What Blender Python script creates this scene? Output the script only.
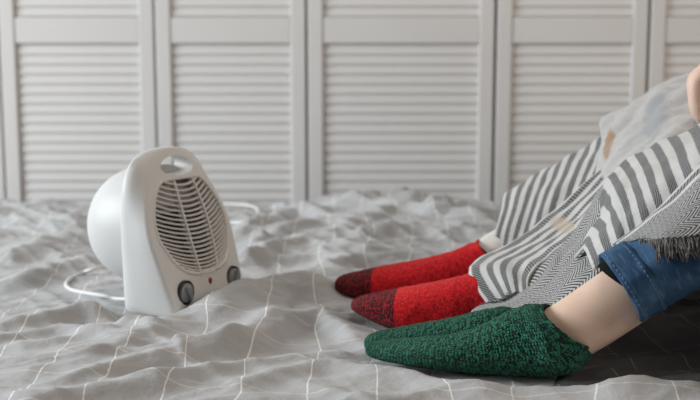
import bpy, bmesh, math, random
import numpy as np
from mathutils import Vector, Matrix

random.seed(4)
rng = np.random.default_rng(11)
scene = bpy.context.scene
COL = scene.collection
for _o in list(bpy.data.objects):
    bpy.data.objects.remove(_o)

# ------------------------------------------------------------------ camera
FPX = 1000.0                      # focal length in pixels of the 700 x 400 frame
PITCH = math.radians(7.4)
ZB = 0.55                         # top of the bed
CAM = Vector((0.0, 0.0, ZB + 0.32))
cam_d = bpy.data.cameras.new('camera')
cam = bpy.data.objects.new('camera', cam_d)
COL.objects.link(cam)
cam.location = CAM
cam.rotation_euler = (math.pi / 2 - PITCH, 0, 0)
cam_d.sensor_width = 36.0
cam_d.lens = 36.0 * FPX / 700.0
cam_d.clip_start = 0.02
cam_d.dof.use_dof = True
cam_d.dof.focus_distance = 1.10
cam_d.dof.aperture_fstop = 5.0
scene.camera = cam

# ------------------------------------------------------------------ world, lights, exposure
world = bpy.data.worlds.new('world')
scene.world = world
world.use_nodes = True
world.node_tree.nodes['Background'].inputs[0].default_value = (1.0, 0.91, 0.83, 1)
world.node_tree.nodes['Background'].inputs[1].default_value = 0.19


def area_light(name, loc, target, sx, sy, power, color):
    d = bpy.data.lights.new(name, 'AREA')
    d.shape = 'RECTANGLE'
    d.size, d.size_y = sx, sy
    d.energy = power
    d.color = color
    o = bpy.data.objects.new(name, d)
    COL.objects.link(o)
    o.location = loc
    o.rotation_euler = (Vector(target) - Vector(loc)).to_track_quat('-Z', 'Y').to_euler()
    return o


area_light('window_daylight', (-3.2, 1.05, 1.8), (0.0, 1.5, 0.6), 1.7, 1.5, 140, (0.88, 0.95, 1.0))
area_light('overhead_light', (0.4, 1.5, 2.75), (0.3, 1.5, 0.5), 1.0, 1.0, 11, (1.0, 0.92, 0.84))  # soft unseen light from overhead
area_light('warm_fill_right', (2.2, 0.3, 1.7), (0.2, 1.5, 0.6), 0.7, 0.7, 13, (1.0, 0.84, 0.68))  # unseen warm fill added from the right for the heater's front

vs = scene.view_settings
vs.view_transform = 'Standard'
vs.look = 'None'
vs.exposure = 0.0
vs.gamma = 1.0
vs.use_curve_mapping = False


# ------------------------------------------------------------------ pixel helpers
CP, SP = math.cos(PITCH), math.sin(PITCH)


def ray(px, py):
    a, b = (px - 350.0) / FPX, (py - 200.0) / FPX
    return Vector((a, CP - b * SP, -SP - b * CP))


def pt(px, py, Y):
    """point on the ray of a photo pixel at world depth Y"""
    d = ray(px, py)
    return CAM + d * (Y / d.y)


def gnd(px, py, z=ZB):
    d = ray(px, py)
    return CAM + d * ((z - CAM.z) / d.z)


# ------------------------------------------------------------------ mesh helpers
def tag(o, label=None, cat=None, group=None, kind=None):
    if label: o['label'] = label
    if cat: o['category'] = cat
    if group: o['group'] = group
    if kind: o['kind'] = kind
    return o


def empty(name, loc=(0, 0, 0), rz=0):
    o = bpy.data.objects.new(name, None)
    COL.objects.link(o)
    o.location = loc
    o.rotation_euler = (0, 0, rz)
    o.empty_display_size = 0.05
    return o


def link(name, me, mat, parent=None, smooth=True):
    o = bpy.data.objects.new(name, me)
    COL.objects.link(o)
    if mat is not None and len(me.materials) == 0:
        me.materials.append(mat)
    if smooth:
        me.polygons.foreach_set('use_smooth', [True] * len(me.polygons))
    if parent is not None:
        o.parent = parent
        o.matrix_parent_inverse = world_matrix(parent).inverted()
    return o


def world_matrix(o):
    m = Matrix.Translation(o.location) @ o.rotation_euler.to_matrix().to_4x4()
    if o.parent is not None:
        return world_matrix(o.parent) @ o.matrix_parent_inverse @ m
    return m


def mesh_grid(name, P, uv=None, close_u=False, attr=None):
    """P: (n, m, 3) array; n rows, m columns"""
    n, m = P.shape[:2]
    idx = np.arange(n * m).reshape(n, m)
    if close_u:
        a = idx[:-1, :]; b = np.roll(idx, -1, 1)[:-1, :]
        c = np.roll(idx, -1, 1)[1:, :]; d = idx[1:, :]
    else:
        a = idx[:-1, :-1]; b = idx[:-1, 1:]; c = idx[1:, 1:]; d = idx[1:, :-1]
    F = np.stack([a, b, c, d], -1).reshape(-1, 4)
    me = bpy.data.meshes.new(name)
    me.vertices.add(n * m)
    me.vertices.foreach_set('co', P.reshape(-1).astype(np.float32))
    me.loops.add(F.size)
    me.loops.foreach_set('vertex_index', F.reshape(-1).astype(np.int32))
    me.polygons.add(len(F))
    me.polygons.foreach_set('loop_start', np.arange(0, F.size, 4, dtype=np.int32))
    me.polygons.foreach_set('loop_total', np.full(len(F), 4, dtype=np.int32))
    me.update(calc_edges=True)
    if uv is not None:
        lay = me.uv_layers.new(name='UVMap')
        if close_u:
            # uv: (n, m+1, 2) so that the seam does not wrap back
            ii, jj = np.divmod(F, m)
            last = (np.arange(m)[None, :].repeat(n - 1, 0).reshape(-1) == m - 1)
            jj = jj.copy()
            jj[last, 1] = m; jj[last, 2] = m
            U = uv[ii, jj]
        else:
            U = uv.reshape(-1, 2)[F]
        lay.data.foreach_set('uv', U.reshape(-1).astype(np.float32))
    if attr is not None:
        for k, v in attr.items():
            at = me.attributes.new(k, 'FLOAT', 'POINT')
            at.data.foreach_set('value', v.reshape(-1).astype(np.float32))
    me.validate()
    return me


def crom(K, n, closed=False):
    """Catmull-Rom resample of an (k, d) array to n samples, uniform in index"""
    K = np.asarray(K, float)
    k = len(K)
    t = np.linspace(0, k - 1, n)
    i = np.clip(t.astype(int), 0, k - 2)
    f = (t - i)[:, None]
    E = np.vstack([2 * K[0] - K[1], K, 2 * K[-1] - K[-2]])
    p0, p1, p2, p3 = E[i], E[i + 1], E[i + 2], E[i + 3]
    return 0.5 * (2 * p1 + (p2 - p0) * f + (2 * p0 - 5 * p1 + 4 * p2 - p3) * f ** 2 + (3 * p1 - p0 - 3 * p2 + p3) * f ** 3)


def arc_resample(P, n):
    P = np.asarray(P, float)
    d = np.r_[0, np.cumsum(np.linalg.norm(np.diff(P[:, :3], axis=0), axis=1))]
    s = np.linspace(0, d[-1], n)
    return np.stack([np.interp(s, d, P[:, j]) for j in range(P.shape[1])], -1)


class MB:
    """collects simple solids into one mesh"""
    def __init__(self):
        self.v, self.f = [], []

    def box(self, lo, hi):
        x0, y0, z0 = lo; x1, y1, z1 = hi
        b = len(self.v)
        self.v += [(x0, y0, z0), (x1, y0, z0), (x1, y1, z0), (x0, y1, z0), (x0, y0, z1), (x1, y0, z1), (x1, y1, z1), (x0, y1, z1)]
        self.f += [tuple(b + i for i in q) for q in ((0, 3, 2, 1), (4, 5, 6, 7), (0, 1, 5, 4), (1, 2, 6, 5), (2, 3, 7, 6), (3, 0, 4, 7))]
        return self

    def rings(self, R, cap=True, closed=True):
        b = len(self.v)
        m = len(R[0])
        for r in R: self.v += [tuple(p) for p in r]
        for i in range(len(R) - 1):
            for j in range(m if closed else m - 1):
                k = (j + 1) % m
                self.f.append((b + i * m + j, b + i * m + k, b + (i + 1) * m + k, b + (i + 1) * m + j))
        if cap:
            self.f.append(tuple(b + j for j in reversed(range(m))))
            self.f.append(tuple(b + (len(R) - 1) * m + j for j in range(m)))
        return self

    def tube(self, pts, r, seg=8):
        pts = [Vector(p) for p in pts]
        R = []
        up = Vector((0, 0, 1))
        for i, p in enumerate(pts):
            t = (pts[min(i + 1, len(pts) - 1)] - pts[max(i - 1, 0)]).normalized()
            s = t.cross(up)
            if s.length < 1e-3: s = t.cross(Vector((1, 0, 0)))
            s.normalize(); u = s.cross(t)
            rr = r[i] if hasattr(r, '__len__') else r
            R.append([p + (s * math.cos(a) + u * math.sin(a)) * rr for a in [2 * math.pi * q / seg for q in range(seg)]])
        return self.rings(R)

    def mesh(self, name):
        me = bpy.data.meshes.new(name)
        me.from_pydata(self.v, [], self.f)
        bm = bmesh.new(); bm.from_mesh(me)
        bmesh.ops.recalc_face_normals(bm, faces=bm.faces)
        bm.to_mesh(me); bm.free()
        return me


def bevel(o, w, seg=2):
    m = o.modifiers.new('bevel', 'BEVEL')
    m.width = w; m.segments = seg; m.limit_method = 'ANGLE'; m.angle_limit = math.radians(40)
    return o


# ------------------------------------------------------------------ numpy noise
_perm = rng.permutation(512)
_grad = np.stack([np.cos(np.linspace(0, 2 * np.pi, 64, endpoint=False)), np.sin(np.linspace(0, 2 * np.pi, 64, endpoint=False))], -1)


def perlin(x, y, seed=0):
    xi, yi = np.floor(x).astype(int), np.floor(y).astype(int)
    xf, yf = x - xi, y - yi

    def g(ix, iy, dx, dy):
        h = _perm[(_perm[(ix + seed * 17) % 512] + iy + seed * 31) % 512] % 64
        v = _grad[h]
        return v[..., 0] * dx + v[..., 1] * dy
    u = xf ** 3 * (xf * (xf * 6 - 15) + 10); w = yf ** 3 * (yf * (yf * 6 - 15) + 10)
    a = g(xi, yi, xf, yf); b = g(xi + 1, yi, xf - 1, yf)
    c = g(xi, yi + 1, xf, yf - 1); d = g(xi + 1, yi + 1, xf - 1, yf - 1)
    return (a + (b - a) * u) + ((c + (d - c) * u) - (a + (b - a) * u)) * w


# ------------------------------------------------------------------ materials
class NT:
    def __init__(self, name, rough=0.6, spec=0.4):
        self.m = bpy.data.materials.new(name)
        self.m.use_nodes = True
        self.t = self.m.node_tree
        self.b = self.t.nodes['Principled BSDF']
        self.b.inputs['Roughness'].default_value = rough
        self.b.inputs['Specular IOR Level'].default_value = spec

    def n(self, typ, **kw):
        x = self.t.nodes.new(typ)
        for k, v in kw.items():
            setattr(x, k, v)
        return x

    def l(self, a, b):
        self.t.links.new(a, b)

    def _in(self, sock, v):
        if isinstance(v, (int, float)): sock.default_value = v
        elif isinstance(v, tuple): sock.default_value = v if len(v) != 3 or sock.type == 'VECTOR' else v + (1,)
        else: self.l(v, sock)

    def math(self, op, a, b=0.0, c=0.0):
        x = self.n('ShaderNodeMath', operation=op)
        self._in(x.inputs[0], a); self._in(x.inputs[1], b)
        if op in ('MULTIPLY_ADD', 'SMOOTH_MIN', 'SMOOTH_MAX'): self._in(x.inputs[2], c)
        return x.outputs[0]

    def ramp01(self, v, lo, hi):
        x = self.n('ShaderNodeMapRange', interpolation_type='SMOOTHSTEP')
        self._in(x.inputs[0], v); x.inputs[1].default_value = lo; x.inputs[2].default_value = hi
        return x.outputs[0]

    def mix(self, f, a, b):
        x = self.n('ShaderNodeMix', data_type='RGBA')
        self._in(x.inputs[0], f); self._in(x.inputs[6], a); self._in(x.inputs[7], b)
        return x.outputs[2]

    def coord(self, which='Object'):
        return self.n('ShaderNodeTexCoord').outputs[which]

    def uvxy(self):
        s = self.n('ShaderNodeSeparateXYZ')
        self.l(self.coord('UV'), s.inputs[0])
        return s.outputs[0], s.outputs[1]

    def mapping(self, vec, scale=(1, 1, 1), rot=(0, 0, 0)):
        x = self.n('ShaderNodeMapping')
        self.l(vec, x.inputs[0]); x.inputs['Scale'].default_value = scale; x.inputs['Rotation'].default_value = rot
        return x.outputs[0]

    def noise(self, vec, scale, detail=3, rough=0.55):
        x = self.n('ShaderNodeTexNoise')
        self.l(vec, x.inputs['Vector']); x.inputs['Scale'].default_value = scale
        x.inputs['Detail'].default_value = detail; x.inputs['Roughness'].default_value = rough
        return x.outputs['Fac']

    def bump(self, h, strength, dist):
        x = self.n('ShaderNodeBump')
        self._in(x.inputs['Height'], h)
        x.inputs['Strength'].default_value = strength; x.inputs['Distance'].default_value = dist
        self.l(x.outputs[0], self.b.inputs['Normal'])

    def color(self, c):
        self._in(self.b.inputs['Base Color'], c)
        return self

    def sheen(self, w, r=0.5, tint=(1, 1, 1)):
        self.b.inputs['Sheen Weight'].default_value = w
        self.b.inputs['Sheen Roughness'].default_value = r
        self.b.inputs['Sheen Tint'].default_value = tint + (1,)
        return self


M = {}


def plain(key, col, rough=0.5, spec=0.4, nz=0.05, scale=30, bump=0.0):
    t = NT(key, rough, spec)
    f = t.noise(t.coord(), scale)
    t.color(t.mix(t.ramp01(f, 0.3, 0.7), tuple(c * (1 - nz) for c in col), tuple(min(1, c * (1 + nz)) for c in col)))
    if bump: t.bump(f, bump, 0.002)
    M[key] = t.m
    return t.m


plain('wall_paint', (0.62, 0.61, 0.59), 0.7)
plain('door_paint', (0.66, 0.645, 0.63), 0.45, 0.35, 0.015, 4)
plain('floor_wood', (0.32, 0.22, 0.14), 0.45, 0.4, 0.25, 6)
plain('bed_wood', (0.30, 0.24, 0.19), 0.5, 0.4, 0.15, 9)
plain('mattress_cloth', (0.55, 0.54, 0.53), 0.8, 0.2)
plain('white_plastic', (0.62, 0.617, 0.605), 0.46, 0.45, 0.01, 5)
plain('warm_plastic', (0.66, 0.64, 0.61), 0.38, 0.45, 0.01, 5)
plain('dark_inside', (0.035, 0.03, 0.028), 0.6, 0.3)
plain('knob_grey', (0.22, 0.23, 0.245), 0.35, 0.5, 0.03)
plain('led_red', (0.26, 0.006, 0.012), 0.2, 0.6)
plain('cord_white', (0.72, 0.72, 0.70), 0.4, 0.4)
plain('pale_trousers', (0.72, 0.69, 0.65), 0.85, 0.15, 0.05, 60)
plain('knit_grey', (0.36, 0.34, 0.33), 0.9, 0.1, 0.1, 80)
plain('sweater_cream', (0.60, 0.55, 0.48), 0.9, 0.1, 0.1, 80)
plain('hem_gap_black', (0.012, 0.012, 0.013), 0.9, 0.1)
plain('hair_brown', (0.07, 0.04, 0.025), 0.5, 0.3, 0.4, 60)


def m_skin():
    t = NT('skin', 0.5, 0.35)
    c = t.coord()
    f = t.noise(c, 14, 3)
    g = t.noise(c, 55, 2)
    base = t.mix(t.ramp01(f, 0.35, 0.7), (0.72, 0.515, 0.395), (0.78, 0.57, 0.45))
    t.color(t.mix(t.ramp01(g, 0.62, 0.9), base, (0.65, 0.44, 0.33)))
    t.b.inputs['Subsurface Weight'].default_value = 0.12
    t.b.inputs['Subsurface Radius'].default_value = (0.012, 0.004, 0.002)
    t.b.inputs['Subsurface Scale'].default_value = 1.0
    t.bump(t.noise(c, 260, 2), 0.08, 0.001)
    M['skin'] = t.m


def m_duvet():
    t = NT('duvet_cotton', 0.85, 0.15)
    u, v = t.uvxy()
    c = t.coord()
    wob = t.noise(c, 160, 2)

    def line(x, per, w):
        x = t.math('ADD', t.math('DIVIDE', x, per), t.math('MULTIPLY', t.math('SUBTRACT', wob, 0.5), 0.016))
        d = t.math('ABSOLUTE', t.math('SUBTRACT', t.math('FRACT', x), 0.5))
        return t.math('SUBTRACT', 1.0, t.ramp01(d, w * 0.5, w))
    lu = line(u, 0.073, 0.0155)
    lv = t.math('MULTIPLY', line(v, 0.086, 0.012), 0.5)
    ln = t.math('MAXIMUM', lu, lv)
    brk = t.ramp01(t.noise(t.mapping(c, (400, 400, 400)), 1.0, 1), 0.25, 0.55)
    ln = t.math('MULTIPLY', ln, t.math('ADD', t.math('MULTIPLY', brk, 0.40), 0.55))
    f = t.noise(c, 9, 4)
    wv = t.noise(t.mapping(t.coord('UV'), (900, 140, 1)), 1.0, 2)
    wh = t.noise(t.mapping(t.coord('UV'), (140, 900, 1)), 1.0, 2)
    base = t.mix(t.ramp01(f, 0.3, 0.7), (0.405, 0.404, 0.404), (0.452, 0.452, 0.453))
    base = t.mix(t.math('MULTIPLY', t.ramp01(t.math('ADD', wv, wh), 0.85, 1.2), 0.25), base, (0.40, 0.39, 0.38))
    t.color(t.mix(ln, base, (0.80, 0.77, 0.72)))
    fold = t.noise(t.mapping(c, (1, 1.7, 1)), 46, 5, 0.62)
    h = t.math('ADD', t.math('MULTIPLY', fold, 1.0), t.math('MULTIPLY', t.math('ADD', wv, wh), 0.10))
    t.bump(h, 0.45, 0.006)
    t.sheen(0.10)
    M['duvet'] = t.m


def m_lined_patch():
    t = NT('dark_lined_patch', 0.85, 0.15)
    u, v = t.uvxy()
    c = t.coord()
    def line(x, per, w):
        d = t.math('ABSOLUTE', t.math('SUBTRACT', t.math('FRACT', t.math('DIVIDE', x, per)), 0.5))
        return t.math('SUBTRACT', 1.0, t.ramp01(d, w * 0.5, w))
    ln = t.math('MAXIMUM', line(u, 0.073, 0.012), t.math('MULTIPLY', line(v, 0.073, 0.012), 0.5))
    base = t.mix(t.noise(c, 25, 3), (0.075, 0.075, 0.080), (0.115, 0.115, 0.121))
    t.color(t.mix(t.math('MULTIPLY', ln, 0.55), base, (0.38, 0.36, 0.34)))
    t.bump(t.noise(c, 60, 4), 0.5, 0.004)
    M['dark_lined_patch'] = t.m


def m_blanket():
    t = NT('striped_wool', 0.95, 0.1)
    u, v = t.uvxy()                      # u in stripe periods, v in metres
    c = t.coord()
    hb = t.n('ShaderNodeAttribute', attribute_name='herring').outputs['Fac']
    um = t.math('MULTIPLY', u, 0.020)
    wob = t.math('MULTIPLY', t.math('SUBTRACT', t.noise(c, 90, 2), 0.5), 0.0016)
    # twill lines inside the dark stripes
    tw = t.math('FRACT', t.math('DIVIDE', t.math('ADD', t.math('ADD', v, um), wob), 0.0048))
    tw = t.ramp01(t.math('ABSOLUTE', t.math('SUBTRACT', tw, 0.5)), 0.24, 0.38)
    # herringbone: zigzag
    zz = t.math('PINGPONG', um, 0.016)
    hz = t.math('FRACT', t.math('DIVIDE', t.math('ADD', t.math('ADD', v, t.math('MULTIPLY', zz, 1.0)), wob), 0.0054))
    hz = t.ramp01(t.math('ABSOLUTE', t.math('SUBTRACT', hz, 0.5)), 0.22, 0.32)
    cream = t.mix(t.noise(c, 60, 3), (0.50, 0.49, 0.47), (0.64, 0.63, 0.61))
    dark = t.mix(t.noise(c, 120, 3), (0.045, 0.047, 0.052), (0.085, 0.088, 0.095))
    fu = t.math('FRACT', t.math('ADD', u, t.math('ADD', t.math('MULTIPLY', wob, 14.0), t.math('MULTIPLY', t.math('SUBTRACT', t.noise(c, 520, 2), 0.5), 0.16))))
    d = t.math('ABSOLUTE', t.math('SUBTRACT', fu, 0.5))
    stripe = t.math('SUBTRACT', 1.0, t.ramp01(d, 0.215, 0.29))      # 1 = dark stripe
    darkw = t.mix(t.math('MULTIPLY', tw, 0.52), dark, cream)
    st = t.mix(stripe, cream, darkw)
    he = t.mix(hz, dark, t.mix(0.12, cream, dark))
    tan = t.n('ShaderNodeAttribute', attribute_name='tan').outputs['Fac']
    allc = t.mix(hb, st, he)
    t.color(t.mix(t.math('MULTIPLY', t.ramp01(t.math('ADD', tan, t.math('MULTIPLY', t.noise(c, 70, 3), 0.5)), 0.5, 1.0), 0.75), allc, (0.50, 0.40, 0.32)))
    h = t.math('ADD', t.math('MULTIPLY', t.noise(c, 420, 2), 0.8), t.math('ADD', t.math('MULTIPLY', tw, 0.3), t.math('MULTIPLY', hz, 0.3)))
    t.bump(h, 0.45, 0.0015)
    t.sheen(0.25)
    M['blanket'] = t.m


def m_greywool():
    t = NT('grey_wool', 0.95, 0.1)
    c = t.coord()
    u, v = t.uvxy()
    f = t.noise(c, 120, 4)
    base = t.mix(f, (0.37, 0.36, 0.35), (0.54, 0.53, 0.515))
    # woven tan patch, and a fold's shade put in as darker grey
    p = t.n('ShaderNodeAttribute', attribute_name='tan').outputs['Fac']
    q = t.n('ShaderNodeAttribute', attribute_name='fold_shade').outputs['Fac']
    nz = t.math('ADD', t.math('MULTIPLY', t.noise(c, 70, 3), 0.8), -0.4)
    base = t.mix(t.ramp01(t.math('ADD', p, nz), 0.35, 0.8), base, (0.34, 0.23, 0.155))
    base = t.mix(t.math('MULTIPLY', t.ramp01(t.math('ADD', q, nz), 0.3, 0.8), 0.7), base, (0.27, 0.285, 0.30))
    t.color(base)
    t.bump(t.noise(c, 300, 3), 0.5, 0.002)
    t.sheen(0.35)
    M['greywool'] = t.m


def knit(t, per_u=0.0046, per_v=0.0040, slant=0.45):
    """stitch height field: columns of V shaped loops; returns (height, coords)"""
    u, v = t.uvxy()
    c = t.coord()
    wob = t.math('MULTIPLY', t.math('SUBTRACT', t.noise(c, 130, 2), 0.5), 0.006)
    u2 = t.math('DIVIDE', t.math('ADD', u, wob), per_u)
    zz = t.math('PINGPONG', u2, 0.5)
    v2 = t.math('ADD', t.math('DIVIDE', t.math('ADD', v, wob), per_v), t.math('MULTIPLY', zz, slant * 2))
    a = t.math('SINE', t.math('MULTIPLY', v2, 2 * math.pi))
    b = t.math('SINE', t.math('MULTIPLY', zz, 2 * math.pi))
    h = t.math('ADD', t.math('MULTIPLY', t.math('MULTIPLY', t.math('ADD', a, 1.0), 0.5), 0.6), t.math('MULTIPLY', b, 0.55))
    return h, c, u, v


def m_green():
    t = NT('green_wool', 0.9, 0.15)
    h, c, u, v = knit(t, 0.0062, 0.0036)
    f = t.noise(t.mapping(t.coord('UV'), (170, 230, 1)), 1.0, 2, 0.6)
    f2 = t.noise(t.mapping(t.coord('UV'), (60, 320, 1)), 1.0, 2, 0.6)
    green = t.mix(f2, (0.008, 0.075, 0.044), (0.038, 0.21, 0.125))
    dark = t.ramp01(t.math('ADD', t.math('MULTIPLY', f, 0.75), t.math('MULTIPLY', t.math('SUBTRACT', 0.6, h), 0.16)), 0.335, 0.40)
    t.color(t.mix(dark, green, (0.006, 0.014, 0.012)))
    t.bump(t.math('ADD', h, t.math('MULTIPLY', t.noise(c, 700, 2), 0.5)), 0.85, 0.0022)
    t.sheen(0.12, 0.6, (0.4, 0.9, 0.7))
    M['green'] = t.m


def m_red():
    t = NT('red_wool', 0.9, 0.15)
    h, c, u, v = knit(t, 0.0042, 0.0030)
    f = t.ramp01(t.noise(c, 240, 4, 0.7), 0.3, 0.7)
    red = t.mix(f, (0.36, 0.004, 0.010), (0.78, 0.02, 0.026))
    t.color(red)
    t.bump(t.math('ADD', t.math('MULTIPLY', h, 0.6), t.math('MULTIPLY', t.noise(c, 520, 3), 1.2)), 0.6, 0.0016)
    t.sheen(0.35, 0.5, (1.0, 0.25, 0.2))
    M['red'] = t.m
    t = NT('red_black_wool', 0.9, 0.15)
    h, c, u, v = knit(t, 0.0050, 0.0036)
    f = t.noise(c, 330, 2)
    red = t.mix(f, (0.26, 0.004, 0.01), (0.42, 0.015, 0.02))
    dk = t.ramp01(t.noise(t.mapping(t.coord('UV'), (170, 240, 1)), 1.0, 2, 0.6), 0.42, 0.52)
    t.color(t.mix(dk, red, (0.022, 0.008, 0.012)))
    t.bump(t.math('ADD', h, t.math('MULTIPLY', t.noise(c, 520, 3), 0.7)), 0.8, 0.0022)
    t.sheen(0.25, 0.5, (1.0, 0.3, 0.3))
    M['redtoe'] = t.m


def m_denim():
    t = NT('denim', 0.85, 0.2)
    u, v = t.uvxy()
    c = t.coord()
    f = t.noise(c, 22, 4)
    tw = t.math('SINE', t.math('MULTIPLY', t.math('ADD', u, v), 2 * math.pi / 0.0022))
    base = t.mix(t.ramp01(f, 0.32, 0.72), (0.018, 0.052, 0.115), (0.070, 0.15, 0.27))
    g = t.noise(t.mapping(t.coord('UV'), (45, 210, 1)), 1.0, 3)
    base = t.mix(t.math('MULTIPLY', t.ramp01(g, 0.5, 0.75), 0.5), base, (0.13, 0.21, 0.31))
    t.color(base)
    t.bump(t.math('ADD', t.math('MULTIPLY', tw, 0.25), t.noise(c, 300, 3)), 0.35, 0.001)
    M['denim'] = t.m
    t = NT('denim_stitch', 0.85, 0.2)
    t.color(t.mix(t.noise(t.coord(), 200, 2), (0.10, 0.18, 0.28), (0.17, 0.27, 0.38)))
    M['stitch'] = t.m


m_skin(); m_duvet(); m_lined_patch(); m_blanket(); m_greywool(); m_green(); m_red(); m_denim()
plain('fringe_wool', (0.14, 0.132, 0.125), 0.95, 0.1, 0.45, 300)

# ================================================================== STRUCTURE
YD = 2.52                      # front of the louvred doors
me = MB().box((-2.6, -0.6, -0.05), (2.6, YD + 0.25, 0.0)).mesh('floor')
tag(link('floor', me, M['floor_wood'], smooth=False), 'brown wooden floor under the bed', 'floor', kind='structure')
me = MB().box((-2.6, YD + 0.10, 0.0), (2.6, YD + 0.25, 2.6)).mesh('wall_back')
tag(link('wall_back', me, M['wall_paint'], smooth=False), 'plain pale wall behind the louvred doors', 'wall', kind='structure')

z_rail_lo = pt(350, 43.5, YD).z
z_rail_hi = pt(350, 17.0, YD).z
PIT = 9.72 * YD / FPX
door_px = [(-305, -154), (-152, -1.5), (0.5, 154), (156, 305.5), (308, 494), (497, 647), (650, 800), (803, 955)]
dlab = ['white louvred door beyond the left edge of the view', 'white louvred door at the far left edge, hardly in view', 'leftmost louvred door standing fully behind the heater',
        'louvred door directly behind the top of the fan heater', 'widest louvred door, in the middle above the red socks',
        'louvred door rising behind the striped blanket', 'louvred door at the right edge above the grey wool blanket', 'white louvred door beyond the right edge of the view']
Z_LO, Z_TOP = 0.02, 2.05
for i, (a, b) in enumerate(door_px):
    x0, x1 = pt(a, 60, YD).x, pt(b, 60, YD).x
    st = 14.6 * YD / FPX
    root = empty('door_%d' % (i + 1), ((x0 + x1) / 2, YD + 0.015, Z_LO))
    tag(root, dlab[i], 'door', kind='structure')
    hw = (x1 - x0) / 2
    yo = 0.0
    # local coordinates about the root; parts are parented without offset
    def part(name, mb, mat=M['door_paint'], bev=0.003, loc=(0, 0, 0)):
        o = bpy.data.objects.new(name, mb if isinstance(mb, bpy.types.Mesh) else mb.mesh(name))
        if not o.data.materials: o.data.materials.append(mat)
        COL.objects.link(o); o.parent = root; o.location = loc
        if bev: bevel(o, bev)
        return o
    for s in (-1, 1):
        xa, xb = (-hw, -hw + st) if s < 0 else (hw - st, hw)
        part('stile', MB().box((xa, -0.015, 0), (xb, 0.02, Z_TOP - Z_LO)))
    secs = [(0.0, 0.34), (z_rail_lo - Z_LO, z_rail_hi - Z_LO), (Z_TOP - Z_LO - 0.07, Z_TOP - Z_LO)]
    for (za, zb) in secs:
        part('rail', MB().box((-hw + st, -0.0125, za), (hw - st, 0.0175, zb)))
    # one louver slat: upper edge back, lower edge proud, rounded nose
    L = hw - st
    prof = [(-0.0032, -0.0135), (-0.0042, -0.0124), (-0.0041, -0.0100), (0.0003, 0.0150), (0.0028, 0.0150), (0.0035, 0.0125), (-0.0002, -0.0135)]
    sl = MB().rings([[(-L, y, z) for y, z in prof], [(L, y, z) for y, z in prof]]).mesh('slat')
    sl.materials.append(M['door_paint'])
    for za, zb, top in ((0.34, secs[1][0], True), (secs[1][1], secs[2][0], False)):
        n = int((zb - za) / PIT)
        for k in range(n):
            z = (zb - PIT * (k + 0.55)) if top else (za + PIT * (k + 0.62))
            o = bpy.data.objects.new('slat', sl)
            COL.objects.link(o); o.parent = root; o.location = (0, -0.004, z)

# ================================================================== BED
BX0, BX1, BY0, BY1 = -1.02, 1.18, 0.70, 2.40
bed = empty('bed', ((BX0 + BX1) / 2, (BY0 + BY1) / 2, 0))
tag(bed, 'low wooden bed frame under the grey duvet', 'bed')
link('base', MB().box((BX0 + 0.02, BY0 + 0.02, 0.12), (BX1 - 0.02, BY1 - 0.02, 0.27)).mesh('base'), M['bed_wood'], bed, False)
for x in (BX0 + 0.1, BX1 - 0.1):
    for y in (BY0 + 0.1, BY1 - 0.1):
        link('leg', MB().box((x - 0.03, y - 0.03, 0.0), (x + 0.03, y + 0.03, 0.12)).mesh('leg'), M['bed_wood'], bed, False)
link('headboard', MB().box((BX1, BY0, 0.0), (BX1 + 0.04, BY1, 1.0)).mesh('headboard'), M['bed_wood'], bed, False)
mt = link('mattress', MB().box((BX0, BY0, 0.27), (BX1, BY1, ZB - 0.075)).mesh('mattress'), M['mattress_cloth'], None, False)
bevel(mt, 0.03, 3)
tag(mt, 'pale mattress hidden under the duvet', 'mattress')


# ------------------------------------------------------------------ duvet
def poly_dist(X, Y, P):
    """distance to a polyline and signed side (+ = left of direction)"""
    best = np.full(X.shape, 1e9); side = np.zeros(X.shape); tt = np.zeros(X.shape)
    L = 0; n = len(P) - 1
    for i in range(n):
        ax, ay = P[i]; bx, by = P[i + 1]
        dx, dy = bx - ax, by - ay
        ll = dx * dx + dy * dy
        t = np.clip(((X - ax) * dx + (Y - ay) * dy) / ll, 0, 1)
        ex, ey = X - (ax + t * dx), Y - (ay + t * dy)
        d = np.hypot(ex, ey)
        s = np.sign(dx * ey - dy * ex)
        k = d < best
        best = np.where(k, d, best); side = np.where(k, s, side); tt = np.where(k, (i + t) / n, tt)
    return best, side, tt


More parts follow.
